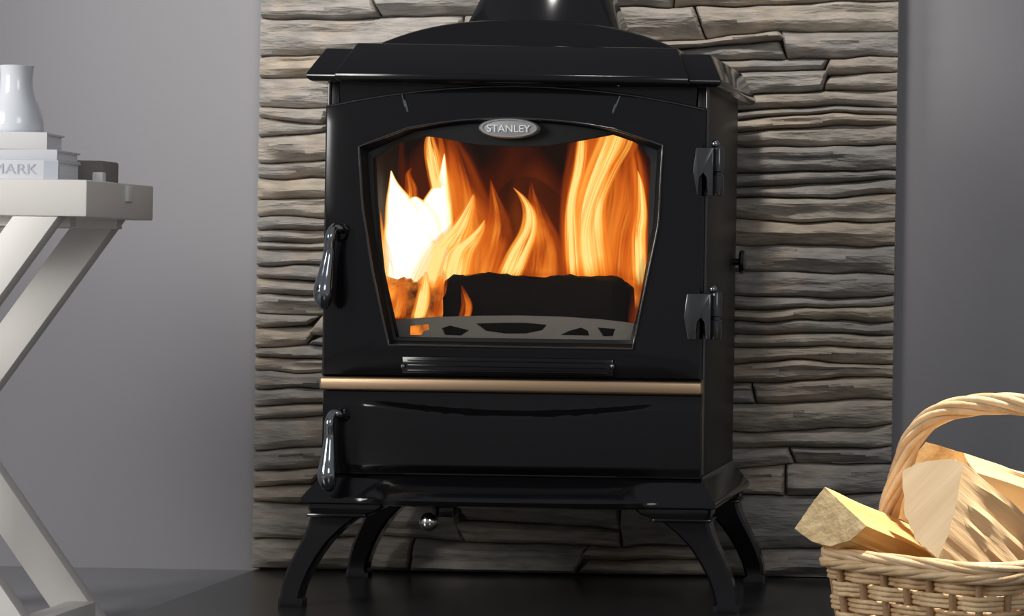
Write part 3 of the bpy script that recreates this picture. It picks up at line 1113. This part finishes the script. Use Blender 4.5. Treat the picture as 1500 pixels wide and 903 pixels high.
yb_ = zpx(ztop, 85, DBk)
book('book', 85, 235, yb_, DBk, 0.115, 0.20, ang, M_book2, 'pale book with grey capital lettering on its spine, bottom of the stack', gB, band=0.017, text='N MARK')
book('book', 84, 219.5, 235, DBk + 0.001, 0.115, 0.20, ang, M_book2, 'thin pale grey book in the middle of the stack under the vase', gB)
book('book', 69, 194, 219.5, DBk, 0.100, 0.19, ang + R(2), M_book, 'white book directly under the vase, top of the stack', gB)
# block added behind the books, coloured as their shaded ends
p0, p1 = W(122, 232, 3.58), W(157, 262, 3.58)
v, f = g_box(p0.x - 0.12, p1.x, p1.y - 0.015, p1.y + 0.045, ztop, W(140, 236, 3.58).z)
tb = tag(mesh('shaded_end_block', v, f, M_taupe, None, bevel=0.003, origin=(p1.x - 0.05, p1.y, ztop)), 'low taupe block behind the books, coloured as their shaded ends', 'box')
p = W(146, 259, 3.50)
tag(mesh('small_cube', *g_box(p.x - 0.007, p.x + 0.006, p.y - 0.007, p.y + 0.006, ztop, ztop + 0.012), M_book, None, bevel=0.0015, origin=(p.x, p.y, ztop)),
    'tiny white cube on the end of the side table', 'ornament')

# vase
DV = 3.49
zv = W(30, 192.5, DV).z
vc = W(23, 192, DV)
sc = DV / F_PX
profile = [(30, 0), (36, 1), (39.5, 6), (40, 14), (38, 24), (34.5, 36), (29.5, 48), (25.5, 59), (23.5, 70), (22.8, 82), (23.2, 92), (24.6, 97), (25.0, 99.0), (23.6, 99.6),
           (22.2, 97), (21.5, 90), (21.2, 70), (25, 56), (33, 34), (36, 14), (30, 4), (0.1, 3)]
zvase = W(69, 194, DBk).z
vase = tag(mesh('vase', *g_lathe([(r * sc, zvase + h * sc) for r, h in profile], (vc.x, vc.y, 0), 44), M_vase, None, smooth=60, origin=(vc.x, vc.y, zvase)),
           'small white glazed bottle vase standing on the stacked books', 'vase')

# ================================================================== LOG BASKET
zr_ = 0.150
A = W(1196, 820, 3.109)
B = W(1443, 846, 2.94)
A.z = B.z = 0
e1 = (B - A)
LAB = e1.length
e1.normalize()
e2 = Vector((-e1.y, e1.x, 0))           # into the room corner, away from the camera
LAD = 0.36
basket = tag(empty('wicker_basket', A + e1 * LAB / 2 + e2 * LAD / 2), 'woven wicker log basket with twisted handle at right of the hearth', 'basket')
cb = A + e1 * LAB / 2 + e2 * LAD / 2
RC = 0.035


def ring_pts(n, grow=0.0, z=0.0):
    a, b, r = LAB / 2 + grow, LAD / 2 + grow, RC + grow * 0.5
    segs = [((-a + r, -b), (a - r, -b)), ((a - r, -b + r), -90), ((a, -b + r), (a, b - r)), ((a - r, b - r), 0),
            ((a - r, b), (-a + r, b)), ((-a + r, b - r), 90), ((-a, b - r), (-a, -b + r)), ((-a + r, -b + r), 180)]
    pts = []
    for s in segs:
        if isinstance(s[1], tuple):
            p, q = Vector((*s[0], 0)), Vector((*s[1], 0))
            for k in range(40):
                pts.append(p.lerp(q, k / 40))
        else:
            for k in range(20):
                t = R(s[1] + 90 * k / 20)
                pts.append(Vector((s[0][0] + r * math.cos(t), s[0][1] + r * math.sin(t), 0)))
    L = [0.0]
    m = len(pts)
    for k in range(m):
        L.append(L[-1] + (pts[(k + 1) % m] - pts[k]).length)
    out = []
    j = 0
    for k in range(n):
        d = L[-1] * k / n
        while L[j + 1] < d:
            j += 1
        t = (d - L[j]) / max(1e-9, L[j + 1] - L[j])
        p = pts[j].lerp(pts[(j + 1) % m], t)
        tn = (pts[(j + 1) % m] - pts[j]).normalized()
        nrm = Vector((tn.y, -tn.x, 0))
        out.append((cb + e1 * p.x + e2 * p.y + Vector((0, 0, z)), e1 * nrm.x + e2 * nrm.y, L[-1]))
    return out


NS = 34
brng = random.Random(4)
NR = NS * 6


def taper(z):
    return -0.018 * (1 - z / zr_)


bands, bh = 8, 0.0168
for k in range(bands):
    geos = []
    zc_ = 0.006 + bh * k
    for j in range(3):
        z = zc_ + 0.0028 + j * 0.0053
        ring = ring_pts(NR, taper(z), z)
        path = []
        for i, (p, nrm, _) in enumerate(ring):
            w = math.cos(math.pi * i / 6 + math.pi * k)
            path.append(p + nrm * (0.0042 * w + brng.uniform(-0.0004, 0.0004)) + Vector((0, 0, brng.uniform(-0.0004, 0.0004))))
        geos.append(g_tube(path, 0.0027, 6, closed=True))
    mesh('weaver', *g_join(*geos), M_wicker if k % 2 else M_wicker2, basket, smooth=60)
low = ring_pts(NS, taper(0.0), 0.002)
high = ring_pts(NS, taper(zr_), zr_ - 0.006)
for i in range(NS):
    mesh('stake', *g_tube([low[i][0], low[i][0].lerp(high[i][0], 0.5), high[i][0]], 0.0042, 7), M_stake, basket, smooth=60)
v = [p for p, _, _ in ring_pts(60, -0.02, 0.001)] + [p for p, _, _ in ring_pts(60, -0.02, 0.007)]
f = [tuple(range(59, -1, -1)), tuple(range(60, 120))] + [(i, (i + 1) % 60, 60 + (i + 1) % 60, 60 + i) for i in range(60)]
mesh('base_board', v, f, M_stake, basket, smooth=30)
# rolled border: two tiers of long overlapping rods
for tier, (zz, hr, sr, turns, nst, gr) in enumerate(((0.1430, 0.0045, 0.0036, 6, 5, 0.003), (0.1530, 0.0042, 0.0037, -4, 5, 0.002))):
    ring = ring_pts(260, gr, zz)
    for s in range(nst):
        path = []
        for i, (p, nrm, _) in enumerate(ring):
            a = 2 * math.pi * (turns * i / 260 + s / nst)
            path.append(p + nrm * (hr * 1.15 * math.cos(a)) + Vector((0, 0, hr * 0.8 * math.sin(a))))
        mesh('border_rod', *g_tube(path, sr, 7, closed=True), (M_wicker, M_wicker2)[(s + tier) % 2], basket, smooth=60)
# twisted handle
E, Fp = A + e2 * 0.105, B + e2 * 0.215
hp = [Vector((E.x, E.y, 0.110)), Vector((E.x, E.y, 0.150))]
dE, dF = E.y + D0, Fp.y + D0
for px, py in ((1303, 745), (1320, 690), (1336, 645), (1366, 612), (1412, 596), (1480, 592), (1552, 604), (1606, 640), (1630, 700)):
    t = (px - 1290) / (1630 - 1290)
    hp.append(W(px, py, dE + (dF - dE) * t))
hp += [Vector((Fp.x, Fp.y, 0.150)), Vector((Fp.x, Fp.y, 0.110))]
sp = catmull(hp, 12)
handle = None
for s in range(7):
    path = []
    up = Vector((0, 1, 0))
    dist = 0
    for i, p in enumerate(sp):
        t = (sp[min(i + 1, len(sp) - 1)] - sp[max(i - 1, 0)]).normalized()
        if i:
            dist += (p - sp[i - 1]).length
        u = (up - t * up.dot(t)).normalized()
        w = t.cross(u)
        a = 2 * math.pi * (dist / 0.24 + s / 7)
        path.append(p + (u * math.cos(a) + w * math.sin(a)) * 0.0082)
    mesh('handle_cane', *g_tube(path, 0.0044, 7), (M_wicker2, M_wicker)[s % 2], basket, smooth=60)

# ---- split logs
def split_log(name, ring_px, D, ref, vec, m_side, m_end, label, seed, amp=0.004, sq=0.8):
    """ring_px outlines the visible end; ref is the point that lies at distance D, the
    others are set back or forward so that the end is cut square across the log"""
    vec = Vector(vec)
    r0 = W(*ring_px[ref], D)
    base = []
    for px, py in ring_px:
        d = D
        for _ in range(6):
            p = W(px, py, d)
            d = D - sq * (vec.x * (p.x - r0.x) + vec.z * (p.z - r0.z)) / vec.y
        base.append(W(px, py, d))
    k = len(base)
    sub = 7
    pts = []
    for i in range(k):
        for j in range(sub):
            pts.append(base[i].lerp(base[(i + 1) % k], j / sub))
    c = sum(pts, Vector()) / len(pts)
    n = 14
    rings = []
    for i in range(n + 1):
        t = i / n
        ring = []
        for j, p in enumerate(pts):
            q = Vector((j * 0.83 + seed * 9, t * 1.6, seed))
            d = amp * (noise.noise(q) + 0.7 * noise.noise(q * 2.3)) * (0.25 + 0.75 * min(1, t * 5))
            ring.append(p + vec * t + (p - c).normalized() * d)
        rings.append(ring)
    rings.insert(0, [c + (p - c) * 0.55 for p in rings[0]])
    V, Fc = g_loft(rings)
    npts = len(pts)
    mi = [1 if f_i < npts else 0 for f_i in range(len(Fc))]
    mi[-2] = mi[-1] = 1
    zmin = min(p.z for p in V)
    o = mesh(name, V, Fc, m_side, None, smooth=30, origin=(c.x, c.y, zmin), mats=[m_side, m_end], midx=mi)
    return tag(o, label, 'log', 'split logs in the wicker basket')


def wood(name, c1, c2, vec, bump=0.8, vscale=22):
    v_ = Vector(vec).normalized()
    m = mat(name, c1, 0.65, bump=bump, bscale=60, var=c2, vscale=vscale)
    mp = [n for n in m.node_tree.nodes if n.type == 'MAPPING'][0]
    # grain: noise squeezed along the log's own axis
    mp.vector_type = 'TEXTURE'
    mp.inputs['Rotation'].default_value = v_.to_track_quat('X', 'Z').to_euler()
    mp.inputs['Scale'].default_value = (9, 1, 1)
    return m


v1 = (0.11, 0.12, -0.06)
split_log('split_log', [(1208, 714), (1238, 742), (1269, 771), (1245, 792), (1215, 801), (1188, 793), (1164, 775), (1186, 742)], 3.07, 4, v1,
          wood('log_wood_orange', (0.80, 0.50, 0.20), (0.68, 0.37, 0.12), v1), mat('log_end_speckled', (0.62, 0.47, 0.25), 0.75, bump=0.4, bscale=90, var=(0.44, 0.30, 0.15), vscale=45),
          'small split log with round end poking over the left rim of the basket', 1.3, 0.003)
v2 = (0.13, 0.12, -0.125)
split_log('split_log', [(1322, 690), (1345, 678), (1393, 672), (1411, 679), (1402, 735), (1387, 790), (1374, 819), (1342, 792), (1325, 752)], 3.0, 6, v2,
          wood('log_wood_pale', (0.84, 0.64, 0.38), (0.56, 0.35, 0.17), v2, 1.0, 30), wood('log_end_grey', (0.50, 0.385, 0.25), (0.40, 0.29, 0.17), (0.5, 0.0, 0.6), 0.4, 26),
          'large pale split log with grey sawn end at the front of the basket', 2.7, 0.008)
v3 = (0.20, 0.15, -0.075)
split_log('split_log', [(1356, 648), (1412, 664), (1420, 690), (1400, 730), (1350, 775), (1316, 760), (1308, 738), (1322, 690)], 3.18, 4, v3,
          wood('log_wood_yellow', (0.86, 0.68, 0.40), (0.78, 0.54, 0.26), v3), mat('log_end_orange', (0.80, 0.48, 0.18), 0.7, bump=0.3, bscale=60, var=(0.70, 0.38, 0.12)),
          'yellow split log at the back of the basket beside the handle', 4.4, 0.004)
